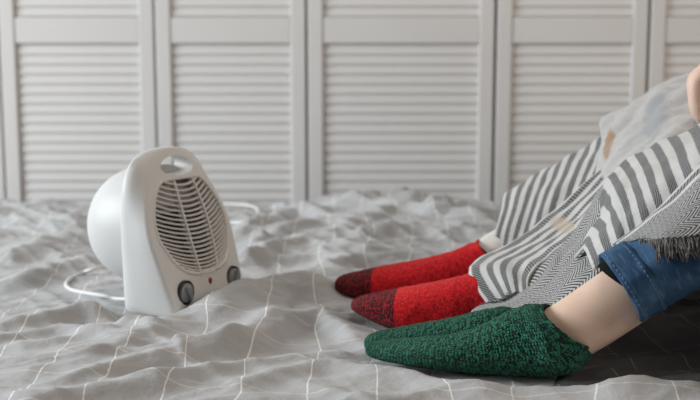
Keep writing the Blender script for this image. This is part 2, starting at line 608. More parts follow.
# folds read off the photograph: (pixels on the bed plane, height, width behind, width in front)
FOLDS = [
    ([(188, 324), (215, 317), (245, 305), (275, 296), (305, 292), (335, 302)], 0.031, 0.045, 0.045),
    ([(-20, 372), (30, 371), (66, 368), (104, 355), (150, 334), (185, 318)], 0.013, 0.040, 0.022),
    ([(60, 384), (100, 372), (140, 361), (190, 352), (240, 343), (290, 331)], 0.013, 0.022, 0.014),
    ([(-10, 330), (40, 322), (80, 316), (118, 317)], 0.016, 0.020, 0.012),
    ([(-10, 345), (50, 338), (110, 332), (150, 322)], 0.007, 0.014, 0.012),
    ([(120, 388), (190, 372), (250, 362), (330, 352), (380, 350)], 0.009, 0.02, 0.012),
    ([(-10, 398), (60, 396), (130, 385), (200, 382)], 0.010, 0.02, 0.014),
    ([(210, 392), (270, 372), (330, 362), (400, 372), (470, 388)], 0.008, 0.02, 0.014),
    ([(262, 338), (290, 322), (318, 316), (345, 328), (372, 348)], 0.012, 0.026, 0.012),
    ([(215, 352), (250, 336), (285, 312)], 0.010, 0.02, 0.014),
    ([(235, 268), (275, 252), (310, 245)], 0.016, 0.02, 0.016),
    ([(240, 256), (280, 238), (330, 230)], 0.018, 0.03, 0.02),
    ([(235, 246), (262, 226), (300, 218), (350, 229)], 0.016, 0.03, 0.02),
    ([(0, 290), (60, 268), (100, 258)], 0.012, 0.03, 0.02),
    ([(0, 262), (50, 243), (95, 238)], 0.012, 0.04, 0.03),
    ([(0, 226), (45, 222), (95, 228)], 0.015, 0.06, 0.04),
    ([(330, 262), (370, 240), (420, 232), (470, 236)], 0.022, 0.04, 0.03),
    ([(310, 252), (350, 232), (390, 218), (450, 222)], 0.02, 0.05, 0.03),
    ([(320, 272), (350, 262), (400, 250)], 0.012, 0.03, 0.02),
    ([(420, 224), (455, 222), (490, 232)], 0.03, 0.06, 0.04),
    ([(330, 213), (380, 209), (440, 213)], 0.03, 0.10, 0.06),
    ([(420, 393), (520, 390), (600, 388), (720, 388)], 0.006, 0.02, 0.03),
    ([(585, 390), (640, 389), (720, 388)], 0.010, 0.010, 0.03),
]
DIPS = [  # hollows pressed by feet, heater and legs: pixel, depth, sx, sy (metres)
    (430, 348, 0.004, 0.16, 0.05), (150, 312, 0.012, 0.06, 0.06), (640, 352, 0.020, 0.10, 0.05), (720, 340, 0.022, 0.12, 0.06),
    (425, 318, 0.006, 0.10, 0.05),
]


CREASES = []
_r = random.Random(21)
for _k in range(130):
    cx_, cy_ = _r.uniform(-0.9, 0.75), _r.choice([_r.uniform(0.86, 1.3), _r.uniform(0.9, 2.3)])
    an_ = _r.gauss(0.26, 0.20) if _r.random() < 0.75 else _r.gauss(-0.7, 0.3)
    ln_ = _r.uniform(0.12, 0.42)
    bend = _r.uniform(-0.35, 0.35)
    pts_ = []
    x_, y_ = cx_ - math.cos(an_) * ln_ / 2, cy_ - math.sin(an_) * ln_ / 2
    for q_ in range(6):
        pts_.append((x_, y_))
        aa = an_ + bend * (q_ - 2.5) / 2.5 + _r.uniform(-0.12, 0.12)
        x_ += math.cos(aa) * ln_ / 5; y_ += math.sin(aa) * ln_ / 5
    CREASES.append((pts_, _r.uniform(0.0035, 0.0070), _r.uniform(0.010, 0.022), _r.uniform(0.004, 0.008)))


def duvet_height(X, Y):
    wx = X + 0.05 * perlin(X * 5, Y * 5, 1); wy = Y + 0.05 * perlin(X * 5 + 9, Y * 5, 2)
    far = np.clip((Y - 1.25) / 0.7, 0, 1)
    h = 0.012 * perlin(wx * 3.0, wy * 4.2, 3) * (0.5 + far)
    # long creases running mostly sideways, tilted a little
    a = wx * 0.93 + wy * 0.37; b = -wx * 0.37 + wy * 0.93
    r = 1 - np.abs(perlin(a * 2.8, b * 11.0, 4)) * 2.2
    h += 0.011 * np.clip(r, 0, 1) ** 2 * (0.32 + 0.7 * far)
    a2 = wx * 0.80 - wy * 0.60; b2 = wx * 0.60 + wy * 0.80
    r2 = 1 - np.abs(perlin(a2 * 6.0, b2 * 15.0, 5)) * 2.4
    h += 0.008 * np.clip(r2, 0, 1) ** 2 * (0.25 + 0.8 * far)
    r3 = 1 - np.abs(perlin(a * 5.0 + 3, b * 27.0, 16)) * 2.6
    h += 0.0036 * np.clip(r3, 0, 1) ** 2 * (0.7 + 0.2 * far)
    r4 = 1 - np.abs(perlin(a2 * 7.0, b2 * 30.0, 17)) * 2.6
    h += 0.0024 * np.clip(r4, 0, 1) ** 2 * (0.5 + 0.4 * far)
    h += 0.0030 * perlin(wx * 13, wy * 24, 6) * (0.35 + 0.8 * far)
    h += 0.0008 * perlin(wx * 42, wy * 70, 7)
    h += 0.006 * np.clip((Y - 1.7) / 0.6, 0, 1) ** 1.5
    for P, amp, sb, sf in FOLDS:
        g = [(gnd(*p).x, gnd(*p).y) for p in P]
        wob = 0.010 * perlin(X * 14, Y * 14, 8)
        d, s, t = poly_dist(X + wob, Y + wob, g)
        sg = np.where(s > 0, sb, sf)
        endf = np.clip(np.minimum(t, 1 - t) * 5, 0, 1) * 0.7 + 0.3
        h += 1.25 * amp * np.exp(-(d / sg) ** 1.7 / 1.3) * endf
    for P, amp, sb, sf in CREASES:
        xs_ = [p[0] for p in P]; ys_ = [p[1] for p in P]
        m = (X > min(xs_) - 0.06) & (X < max(xs_) + 0.06) & (Y > min(ys_) - 0.06) & (Y < max(ys_) + 0.06)
        if not m.any(): continue
        d, s, t = poly_dist(X[m], Y[m], P)
        sg = np.where(s > 0, sb, sf)
        endf = np.sin(np.pi * np.clip(t, 0.0, 1.0)) ** 0.7
        h[m] += amp * np.exp(-(d / sg) ** 1.6 / 1.3) * endf
    h -= 0.012
    for px, py, dep, sx, sy in DIPS:
        c = gnd(px, py)
        h -= dep * np.exp(-((X - c.x) / sx) ** 2 - ((Y - c.y) / sy) ** 2)
    return h


nx, ny = 640, 500
xs = np.linspace(BX0 - 0.06, BX1 - 0.004, nx)
ys = np.linspace(BY0 - 0.05, BY1 + 0.06, ny)
GX, GY = np.meshgrid(xs, ys)
H = duvet_height(GX, GY)


def hz_at(x, y):
    return ZB + float(duvet_height(np.array([[x]]), np.array([[y]]))[0, 0])


# flatten under feet and under the heater so nothing is buried
P = np.zeros((ny, nx, 3))
sx = np.clip((BX0 + 0.05 - GX) / 0.10, 0, 1); sy = np.clip((BY0 + 0.05 - GY) / 0.10, 0, 1); sk = np.clip((GY - (BY1 - 0.03)) / 0.09, 0, 1)
drop = 0.30 * (sx ** 1.6 + sy ** 1.6) + 0.20 * sk ** 1.6
gx, gy = np.gradient(H, xs[1] - xs[0], axis=1), np.gradient(H, ys[1] - ys[0], axis=0)
P[..., 0] = GX + 0.006 * perlin(GX * 20, GY * 20, 9)
P[..., 1] = GY + 0.006 * perlin(GX * 20, GY * 20, 10)
P[..., 2] = ZB + H - np.minimum(drop, 0.36)
# woven check lines: follow the cloth, pulled sideways by the folds
U = GX + 0.030 * perlin(GX * 4, GY * 4, 12) + 0.012 * perlin(GX * 13, GY * 13, 13) - 0.10 * np.clip(-GX - 0.05, 0, 1) * (GY - 1.0)
V = GY + 0.030 * perlin(GX * 4, GY * 4, 14) + 0.014 * perlin(GX * 13, GY * 13, 15) + 0.10 * GX
U = U + 0.0065
dv = link('duvet', mesh_grid('duvet', P, np.stack([U, V], -1)), M['duvet'])
tag(dv, 'rumpled grey cotton duvet with thin white windowpane check', 'duvet')
so = dv.modifiers.new('thick', 'SOLIDIFY'); so.thickness = 0.02; so.offset = -1


# dark lined patch laid over the duvet under the jeans
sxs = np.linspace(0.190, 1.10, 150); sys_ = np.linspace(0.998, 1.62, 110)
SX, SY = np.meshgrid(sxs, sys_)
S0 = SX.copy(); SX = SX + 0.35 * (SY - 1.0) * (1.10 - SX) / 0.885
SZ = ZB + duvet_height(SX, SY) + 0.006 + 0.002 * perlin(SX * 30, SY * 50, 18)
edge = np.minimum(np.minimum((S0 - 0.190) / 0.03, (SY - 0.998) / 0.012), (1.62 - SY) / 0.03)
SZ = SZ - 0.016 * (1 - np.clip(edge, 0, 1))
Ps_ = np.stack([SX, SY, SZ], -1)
ds = link('dark_lined_patch', mesh_grid('dark_lined_patch', Ps_, np.stack([SX * 0.94 + SY * 0.34, SY * 0.94 - SX * 0.34], -1)), M['dark_lined_patch'])
tag(ds, 'dark charcoal patch with thin pale lines under the blue jeans', 'sheet')
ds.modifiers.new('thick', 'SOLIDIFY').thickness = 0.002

# ================================================================== FAN HEATER
AF = math.radians(27)
NF = Vector((math.cos(AF), -math.sin(AF), 0)); WF = Vector((math.sin(AF), math.cos(AF), 0))
near_corner = gnd(178.5, 317)
fan_base = near_corner + WF * 0.080
FZ = ZB - 0.003
fan = empty('fan_heater', (fan_base.x, fan_base.y, FZ))
tag(fan, 'white egg-shaped portable fan heater standing on the duvet', 'fan heater')


def F(n, w, h):
    return Vector((fan_base.x, fan_base.y, FZ)) + NF * n + WF * w + Vector((0, 0, h))


def face_n(h):            # front face leans back
    return -h * math.tan(math.radians(17.5))


# half outline of the egg, bottom centre to top centre (w, h)
half = [(0.0, 0.0), (0.05, 0.0), (0.079, 0.001), (0.085, 0.006), (0.0875, 0.030), (0.0920, 0.070), (0.0945, 0.098), (0.0920, 0.122),
        (0.0835, 0.147), (0.070, 0.172), (0.054, 0.193), (0.036, 0.2085), (0.016, 0.2155), (0.0, 0.2165)]
hs = crom(half, 60)
half_b = [(0.0, 0.0), (0.06, 0.0), (0.083, 0.001), (0.089, 0.006), (0.091, 0.030), (0.092, 0.070), (0.0925, 0.098), (0.092, 0.122), (0.0905, 0.147),
          (0.086, 0.172), (0.074, 0.195), (0.053, 0.2105), (0.025, 0.2165), (0.0, 0.2175)]
hb2 = crom(half_b, 60)
outline_b = np.vstack([hb2, np.stack([-hb2[-2:0:-1, 0], hb2[-2:0:-1, 1]], -1)])
outline = np.vstack([hs, np.stack([-hs[-2:0:-1, 0], hs[-2:0:-1, 1]], -1)])
OC = np.array([0.0, 0.108])


def ring_at(scale, tdepth, nadd=0.0, keep_base=True):
    R = []
    bl = min(1.0, max(0.0, tdepth / 0.55)); bl = bl * bl * (3 - 2 * bl)
    for w, h in outline * (1 - bl) + outline_b * bl:
        w2, h2 = (np.array([w, h]) - OC) * scale + OC
        if keep_base and h < 0.02 and scale > 0.9: h2 = h2 * 0.35 + h * 0.65
        nf, nb = face_n(h2), -0.087
        R.append(F(nf + (nb - nf) * tdepth + nadd, w2, h2))
    return R


def bulge(s):
    return 0.0115 * (1 - s * s)


stations = [(s, 0.0, bulge(s)) for s in (0.04, 0.3, 0.55, 0.75, 0.86, 0.93)] + [(0.965, 0.004, 0.0007), (0.988, 0.03, 0), (1.0, 0.09, 0), (1.0, 0.4, 0), (1.0, 0.7, 0), (0.99, 0.84, 0),
            (0.965, 0.93, 0), (0.93, 0.98, 0), (0.88, 1.0, 0), (0.5, 1.0, 0), (0.04, 1.0, 0)]
hm = MB().rings([ring_at(*s) for s in stations]).mesh('housing')
housing = link('housing', hm, M['white_plastic'], fan)

# grille outline
def gr_half(h):
    """half width of the grille opening at height h"""
    lo, hi = 0.049, 0.176
    t = np.clip((h - lo) / (hi - lo), 0, 1)
    return float(np.interp(t, [0, 0.03, 0.10, 0.2, 0.4, 0.55, 0.7, 0.85, 0.93, 0.98, 1.0], [0.026, 0.042, 0.056, 0.067, 0.0795, 0.0800, 0.0745, 0.063, 0.054, 0.047, 0.040]))


def face_at(w, h):
    """n of the bulged face at (w, h)"""
    lo = 0.0
    ang = np.arctan2(h - OC[1], w)
    oa = np.arctan2(outline[:, 1] - OC[1], outline[:, 0])
    r = np.hypot(outline[:, 0], outline[:, 1] - OC[1])
    k = np.argsort(oa)
    R = np.interp(ang, oa[k], r[k], period=2 * math.pi)
    s = min(1.0, math.hypot(w, h - OC[1]) / R)
    return face_n(h) + bulge(s)


ghs = np.linspace(0.049, 0.176, 26)
gout = [(gr_half(h), h) for h in ghs] + [(-gr_half(h), h) for h in ghs[::-1]]
cut_g = MB().rings([[F(0.04, w, h) for w, h in gout], [F(face_n(h) - 0.040, w * 0.97, h) for w, h in gout]]).mesh('cut')
HH, HA, HB = 0.1935, 0.035, 0.0125
ch = [(HA * math.cos(a) * (1.0 - 0.12 * math.sin(a)), HB * math.sin(a)) for a in np.linspace(0, 2 * math.pi, 41)[:-1]]
n0 = face_n(HH)
cut_h = MB().rings([[F(n0 + n, w * k, HH + h * k2 + dz) for w, h in ch] for n, k, k2, dz in ((0.02, 1.12, 1.25, 0), (0.002, 1.0, 1.0, 0), (-0.02, 0.97, 1.0, 0.001), (-0.045, 0.97, 1.0, 0.002), (-0.09, 1.1, 1.25, 0.003))]).mesh('cut')
KN = [(-0.056, 0.030), (0.056, 0.030)]
cutters = [cut_g, cut_h]
for kw, kh in KN:
    c = [(kw + 0.0165 * math.cos(a), kh + 0.0165 * math.sin(a)) for a in np.linspace(0, 2 * math.pi, 33)[:-1]]
    cutters.append(MB().rings([[F(0.03, w, h) for w, h in c], [F(-0.014, w, h) for w, h in c]]).mesh('cut'))
tmp = []
for cme in cutters:
    co = bpy.data.objects.new('cutter', cme)
    COL.objects.link(co)
    md = housing.modifiers.new('cut', 'BOOLEAN'); md.object = co; md.operation = 'DIFFERENCE'; md.solver = 'EXACT'
    tmp.append(co)
bpy.context.view_layer.update()
ev = housing.evaluated_get(bpy.context.evaluated_depsgraph_get())
nm = bpy.data.meshes.new_from_object(ev)
housing.modifiers.clear()
housing.data = nm
for co in tmp:
    bpy.data.objects.remove(co)
nm.polygons.foreach_set('use_smooth', [True] * len(nm.polygons))
bm = bmesh.new(); bm.from_mesh(nm)
for e in bm.edges:
    if len(e.link_faces) == 2 and e.calc_face_angle() > math.radians(38): e.smooth = False
bm.to_mesh(nm); bm.free()

# grille: rim with ribs, slats
def strip(path, wd, dp, seg_up=Vector((0, 0, 1))):
    """a bar of rectangular section along path of (n, w, h); wd vertical, dp into the heater"""
    R = []
    for n, w, h in path:
        R.append([F(n, w, h - wd / 2), F(n, w, h + wd / 2), F(n - dp, w, h + wd / 2), F(n - dp, w, h - wd / 2)])
    return MB().rings(R)


rim = MB()
R = []
for (w, h) in gout:
    k = 0.965
    w2, h2 = w * k, (h - 0.11) * k + 0.11
    fn = face_at(w, h)
    R.append([F(fn + 0.0012, w * 1.012, (h - 0.11) * 1.012 + 0.11), F(fn + 0.0008, w2, h2), F(fn - 0.010, w2, h2), F(fn - 0.010, w * 1.012, (h - 0.11) * 1.012 + 0.11)])
rim.rings(R + [R[0]], cap=False)
grille = link('grille_rim', rim.mesh('grille_rim'), M['warm_plastic'], fan)
NS = 21
for k in range(NS):
    h = 0.052 + (0.172 - 0.052) * k / (NS - 1)
    g = gr_half(min(h + 0.001, 0.175)) * 0.985
    path = []
    for q in np.linspace(-1, 1, 15):
        w = g * q
        hh = h - 0.0165 * (1 - q * q) * min(1, g / 0.07) + 0.0060
        path.append((face_at(w, h) - 0.0035 + 0.006 * (1 - q * q), w, hh))
    link('slat', strip(path, 0.0023, 0.0036).mesh('slat'), M['warm_plastic'], grille, False)
for s, w0 in ((-1, -0.021), (1, 0.024)):
    Rr = []
    for h in np.linspace(0.044, 0.174, 16):
        t = (h - 0.115) / 0.07
        w = w0 * (1.12 - 0.30 * t * t)
        n = face_at(w, h) + 0.0008
        Rr.append([F(n, w - 0.0014, h), F(n, w + 0.0014, h), F(n - 0.008, w + 0.0014, h), F(n - 0.008, w - 0.0014, h)])
    link('rib', MB().rings(Rr).mesh('rib'), M['warm_plastic'], grille, False)
# dark inside of the heater
lin = MB().rings([[F(face_n(h) - 0.016, w * 0.985, h * 0.985 + 0.115 * 0.015) for w, h in gout], [F(face_n(h) - 0.038, w * 0.96, h) for w, h in gout]], cap=False)
b0 = len(lin.v); lin.v += [tuple(F(face_n(h) - 0.0375, w * 0.97, h)) for w, h in gout]; lin.f.append(tuple(range(b0, b0 + len(gout))))
link('inner_cavity', lin.mesh('inner_cavity'), M['dark_inside'], fan, False)
# heating coil support seen between the slats
coil = MB()
for h in np.linspace(0.06, 0.17, 7):
    coil.tube([F(face_n(h) - 0.031, w, h) for w in np.linspace(-0.05, 0.05, 6)], 0.002, 6)
link('heating_element', coil.mesh('heating_element'), M['knob_grey'], fan)

# rear drum
R = []
dr, dd = 0.086, 0.110
for t in list(np.linspace(0, 1, 16)):
    sc = (1 - t ** 2.6) ** (1 / 2.6) if t < 1 else 0.0
    sc = max(sc, 0.02)
    R.append([F(-0.077 - dd * t, dr * sc * math.cos(a), 0.107 + dr * 1.0 * sc * math.sin(a)) for a in np.linspace(0, 2 * math.pi, 49)[:-1]])
link('rear_drum', MB().rings(R).mesh('rear_drum'), M['white_plastic'], fan)
# knobs
for kw, kh in KN:
    n0 = face_at(kw, kh)
    rot = math.radians(25 if kw < 0 else -20)
    R = []
    for n, r in ((-0.012, 0.0135), (0.001, 0.0132), (0.0025, 0.0118), (0.0028, 0.002)):
        R.append([F(n0 + n, kw + r * math.cos(a), kh + r * math.sin(a)) for a in np.linspace(0, 2 * math.pi, 29)[:-1]])
    kb = link('knob', MB().rings(R).mesh('knob'), M['knob_grey'], fan)
    ca, sa = math.cos(rot), math.sin(rot)
    bar = []
    for n, s in ((0.001, 1.0), (0.0075, 0.85)):
        bar.append([F(n0 + n, kw + (x * ca - z * sa) * s, kh + (x * sa + z * ca) * s) for x, z in ((-0.0032, -0.0118), (0.0032, -0.0118), (0.0032, 0.0118), (-0.0032, 0.0118))])
    bevel(link('grip', MB().rings(bar).mesh('grip'), M['knob_grey'], kb, False), 0.0008)
    ri = []
    for n, r in ((-0.013, 0.0165), (0.0004, 0.0165), (0.0012, 0.0158), (0.0004, 0.0150), (-0.013, 0.0150)):
        ri.append([F(n0 + n, kw + r * math.cos(a), kh + r * math.sin(a)) for a in np.linspace(0, 2 * math.pi, 29)[:-1]])
    link('knob_ring', MB().rings(ri, cap=False).mesh('knob_ring'), M['dark_inside'], kb)
n0 = face_at(0.0, 0.036)
led = [[F(n0 + n, 0.000 + r * math.cos(a), 0.036 + 1.25 * r * math.sin(a)) for a in np.linspace(0, 2 * math.pi, 17)[:-1]] for n, r in ((-0.004, 0.0038), (0.0008, 0.0038), (0.0016, 0.0025))]
tag(link('indicator_light', MB().rings(led).mesh('indicator_light'), M['led_red'], fan), 'small red indicator light')
# feet and power cord
for w in (-0.055, 0.055):
    link('foot', MB().rings([[F(n, w + 0.008 * math.cos(a), z) for n, a in [(-0.042 + 0.03 * math.sin(b), b) for b in np.linspace(0, 2 * math.pi, 17)[:-1]]] for z in (-0.006, 0.002)]).mesh('foot'), M['knob_grey'], fan)
def on_bed(px, py, r=0.0032, up=0.0):
    p = gnd(px, py)
    for _ in range(8):
        z = hz_at(p.x, p.y) + r * 0.8 + up
        p = gnd(px, py, z)
    return p
cord_pts = [F(-0.075, -0.045, 0.012), on_bed(118, 299), on_bed(104, 296), on_bed(86, 293), on_bed(72, 290), on_bed(66, 285), on_bed(70, 279), on_bed(82, 273), on_bed(97, 268), on_bed(120, 262),
            on_bed(150, 250), on_bed(190, 236), on_bed(222, 224), on_bed(243, 222, up=0.004), on_bed(257, 216, up=0.005), on_bed(257, 209, up=0.005), on_bed(244, 205, up=0.004), on_bed(215, 204), on_bed(190, 207)]
cp = crom([tuple(p) for p in cord_pts], 140)
link('power_cord', MB().tube(cp, 0.0031, 8).mesh('power_cord'), M['cord_white'], fan)
st_ = MB().tube([F(-0.060, -0.040, 0.012), F(-0.078, -0.047, 0.012), F(-0.092, -0.053, 0.010)], [0.006, 0.0055, 0.004], 10)
link('cord_grip', st_.mesh('cord_grip'), M['cord_white'], fan)


# ================================================================== PEOPLE
def side_loft(name, stations, mat, parent, width_axis, ns=90, nr=56, power=2.3, flat=0.0, split=None, relief=0.0):
    """stations: (Tpx, Tpy, Bpx, Bpy, Y, halfwidth): top and bottom of each cross-section in its side plane"""
    K = []
    for tx, ty, bx, by, Y, w in stations:
        T, B = pt(tx, ty, Y), pt(bx, by, Y)
        K.append(list(T) + list(B) + [w])
    C = crom(K, ns)
    th = np.linspace(0, 2 * math.pi, nr + 1)[:-1]
    wa = np.array(width_axis) / np.linalg.norm(width_axis)
    Pn = np.zeros((ns, nr, 3)); uv = np.zeros((ns, nr + 1, 2))
    L = np.r_[0, np.cumsum(np.linalg.norm(np.diff((C[:, :3] + C[:, 3:6]) / 2, axis=0), axis=1))]
    for i in range(ns):
        T, B, w = C[i, :3], C[i, 3:6], max(C[i, 6], 0.001)
        c, v = (T + B) / 2, (T - B) / 2
        cs, sn = np.cos(th), np.sin(th)
        e = 2.0 / power
        a = np.sign(cs) * np.abs(cs) ** e; b = np.sign(sn) * np.abs(sn) ** e
        a = np.where(a < 0, a * (1 - flat * np.abs(b)), a)
        Pn[i] = c + v[None] * a[:, None] + wa[None] * (w * b)[:, None]
        per = 0.115
        uv[i, :, 0] = np.linspace(0, 1, nr + 1) * 2 * (np.linalg.norm(v) + w) * 1.57 if i > 6 else np.linspace(0, 1, nr + 1) * 0.2
        uv[i, :, 1] = L[i]
    # stitch columns must not fan out: use one girth for all rows
    uv[:, :, 0] = np.linspace(0, 1, nr + 1)[None] * 0.215
    if relief:
        f = perlin(uv[:, :-1, 0] * 40, uv[:, :-1, 1] * 60, 21) + 0.6 * perlin(uv[:, :-1, 0] * 100, uv[:, :-1, 1] * 130, 22)
        cen = Pn.mean(1, keepdims=True)
        d = Pn - cen
        Pn = Pn + d / (np.linalg.norm(d, axis=2, keepdims=True) + 1e-6) * (f * relief)[..., None]
    def build(nm, i0, i1, mt, par):
        sub = Pn[i0:i1]
        me = mesh_grid(nm, sub, uv[i0:i1], close_u=True)
        o = link(nm, me, mt, par)
        return o
    if split is None:
        return build(name, 0, ns, mat, parent), Pn
    k = int(split[0] * (ns - 1))
    main = build(name, k, ns, mat, parent)
    build('toe_cap', 0, k + 1, split[1], main)
    return main, Pn


def skin_body(name, verts, edges, mat, parent, root=0, levels=2):
    """verts: (x, y, z, r) ; grows one continuous surface"""
    me = bpy.data.meshes.new(name)
    me.from_pydata([v[:3] for v in verts], edges, [])
    o = bpy.data.objects.new(name, me)
    COL.objects.link(o)
    sk = o.modifiers.new('skin', 'SKIN'); sk.use_smooth_shade = True
    sd = o.modifiers.new('sub', 'SUBSURF'); sd.levels = levels; sd.render_levels = levels
    for i, v in enumerate(verts):
        d = me.skin_vertices[0].data[i]
        d.radius = (v[3], v[3]) if len(v) == 4 else (v[3], v[4])
        d.use_root = (i == root)
    bpy.context.view_layer.update()
    ev = o.evaluated_get(bpy.context.evaluated_depsgraph_get())
    nm = bpy.data.meshes.new_from_object(ev)
    o.modifiers.clear()
    bpy.data.objects.remove(o)
    return link(name, nm, mat, parent)


# ---- green-socked person ------------------------------------------------
gp = empty('person', (0.78, 1.10, ZB))
tag(gp, 'seated person in green knitted socks and blue jeans, shin bare, legs bent', 'person')
FOOT_AX = (0.28, 0.96, 0.0)
near_g = [(367, 346, 367, 348, 1.085, 0.004), (369, 342.5, 370, 352, 1.085, 0.017), (377, 342.5, 378, 355, 1.085, 0.027), (396, 341.5, 397, 359.5, 1.078, 0.034), (425, 339, 427, 365.5, 1.066, 0.036),
          (455, 334.5, 458, 370, 1.058, 0.036), (483, 325, 488, 373, 1.055, 0.038), (505, 313, 516, 375.5, 1.048, 0.036), (522, 306.5, 546, 376.5, 1.04, 0.035),
          (532, 305, 572, 373.5, 1.03, 0.036), (537, 305.5, 587, 363, 1.03, 0.037), (540, 306.5, 594, 351, 1.03, 0.0375), (541.5, 307.5, 592.5, 346, 1.03, 0.0362)]
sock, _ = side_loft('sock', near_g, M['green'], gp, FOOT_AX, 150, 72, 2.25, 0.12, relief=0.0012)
# turned cuff edge of the sock
def cuff_from(Pn, i, mat, parent, r=0.0032, out=1.012, name='cuff'):
    ring = Pn[i]; cen = ring.mean(0)
    pts = [Vector(cen + (p - cen) * out) for p in ring]
    mb = MB(); R = []
    n = len(pts)
    ax = Vector(np.cross(pts[1] - pts[0], pts[n // 4] - pts[0])).normalized()
    for j in range(n + 1):
        p = pts[j % n]; rad = (p - Vector(cen)).normalized()
        R.append([p + (rad * math.cos(a) + ax * math.sin(a)) * r * (1 + 0.18 * math.sin(j * 2.7)) for a in np.linspace(0, 2 * math.pi, 9)[:-1]])
    mb.rings(R, cap=False)
    return link(name, mb.mesh(name), mat, parent)
cuff_from(_, -1, M['green'], sock, 0.0022, 1.0)
far_g = [(366, 339, 366, 342, 1.135, 0.004), (368, 335.5, 369, 347, 1.135, 0.018), (378, 332.5, 379, 349, 1.135, 0.030), (396, 329, 397, 352, 1.142, 0.034), (425, 323.5, 427, 356, 1.140, 0.034),
         (452, 318, 455, 360, 1.135, 0.034), (478, 311.5, 486, 362, 1.125, 0.034), (500, 307.5, 515, 363, 1.125, 0.032), (512, 309, 536, 360, 1.13, 0.031), (520, 311, 552, 350, 1.135, 0.030), (528, 314, 560, 340, 1.14, 0.030)]
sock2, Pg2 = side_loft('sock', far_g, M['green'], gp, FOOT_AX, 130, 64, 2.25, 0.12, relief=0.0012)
cuff_from(Pg2, -1, M['green'], sock2, 0.0022, 1.0)
gp_shin0, gp_shin1 = pt(566, 328, 1.03), pt(618, 297, 1.03)
ax = (gp_shin1 - gp_shin0).normalized()
kn_n = gp_shin0 + ax * 0.375 + Vector((0, 0.05, 0.0))
kn_f = pt(785, 118, 1.20)
an_f = pt(545, 315, 1.135)
hip_n = Vector((kn_n.x + 0.36, 1.03, ZB + 0.11)); hip_f = Vector((kn_n.x + 0.36, 1.21, ZB + 0.11))
pel = (hip_n + hip_f) / 2 + Vector((0.02, 0, 0.02))


def V4(p, r): return (p[0], p[1], p[2], r)


def leg_nodes(hip, knee, shin_mid, ank, heel, ball, toe, rs):
    return [V4(hip, rs[0]), V4(hip.lerp(knee, 0.5), rs[1]), V4(knee, rs[2]), V4(knee.lerp(ank, 0.35), rs[3]), V4(ank.lerp(knee, 0.30), rs[4]), V4(ank, rs[5]), V4(ball, rs[6]), V4(toe, rs[7])]


gv = [V4(pel, 0.13)]; ge = []
rs_n = (0.082, 0.066, 0.044, 0.038, 0.0375, 0.036, 0.013, 0.006)
rs_f = (0.082, 0.062, 0.036, 0.030, 0.024, 0.024, 0.013, 0.006)
for hip, kn, an, ball, toe, rs in ((hip_n, kn_n, pt(558, 340, 1.035), pt(450, 356, 1.062), pt(390, 350, 1.082), rs_n), (hip_f, kn_f, pt(535, 330, 1.135), pt(450, 342, 1.13), pt(388, 341, 1.15), rs_f)):
    b = len(gv)
    gv += leg_nodes(hip, kn, None, an, None, ball, toe, rs)
    ge += [(0, b)] + [(b + i, b + i + 1) for i in range(7)]
b = len(gv)
gv += [V4(pel + Vector((0.05, 0, 0.20)), 0.125), V4(pel + Vector((0.09, 0, 0.40)), 0.12), V4(pel + Vector((0.09, 0, 0.50)), 0.055), V4(pel + Vector((0.08, 0, 0.60)), 0.085), V4(pel + Vector((0.07, 0, 0.70)), 0.075)]
ge += [(0, b), (b, b + 1), (b + 1, b + 2), (b + 2, b + 3), (b + 3, b + 4)]
skin_body('body', gv, ge, M['skin'], gp)


# jeans: two trouser legs and the seat
def tube_loft(cent, rad, n, nr, perturb=0.0, seed=30, ell=1.0):
    K = crom([list(c) + [r] for c, r in zip(cent, rad)], n)
    Pn = np.zeros((n, nr, 3)); th = np.linspace(0, 2 * math.pi, nr + 1)[:-1]
    L = np.r_[0, np.cumsum(np.linalg.norm(np.diff(K[:, :3], axis=0), axis=1))]
    uv = np.zeros((n, nr + 1, 2))
    side = Vector((0, 1, 0))
    for i in range(n):
        t = Vector(K[min(i + 1, n - 1), :3] - K[max(i - 1, 0), :3]).normalized()
        s = (side - t * side.dot(t)).normalized(); u = s.cross(t).normalized()
        r = K[i, 3]
        for j, a in enumerate(th):
            q = r * (1 + perturb * float(perlin(np.array(a * 1.3 + 3), np.array(L[i] * 22.0), seed)))
            Pn[i, j] = K[i, :3] + np.array(u * math.cos(a) * q * ell + s * math.sin(a) * q)
        uv[i, :, 0] = np.linspace(0, 1, nr + 1) * 2 * math.pi * 0.05
        uv[i, :, 1] = L[i]
    return Pn, uv


hem_c = (pt(601, 254, 1.03) + pt(637, 322, 1.03)) / 2
jc = [hem_c, hem_c + ax * 0.05, hem_c + ax * 0.12, hem_c.lerp(kn_n, 0.75), kn_n + Vector((0.01, 0, 0.01)), kn_n.lerp(hip_n, 0.35) + Vector((0, 0, 0.02)), hip_n.lerp(kn_n, 0.3), hip_n + Vector((0.06, 0.02, 0.0))]
jr = [0.0395, 0.0405, 0.043, 0.050, 0.058, 0.075, 0.092, 0.10]
Pj, uvj = tube_loft(jc, jr, 90, 48, 0.16, 30)
jeans = link('jeans', mesh_grid('jeans', Pj, uvj, close_u=True), M['denim'], gp)
jeans.modifiers.new('thick', 'SOLIDIFY').thickness = 0.0022
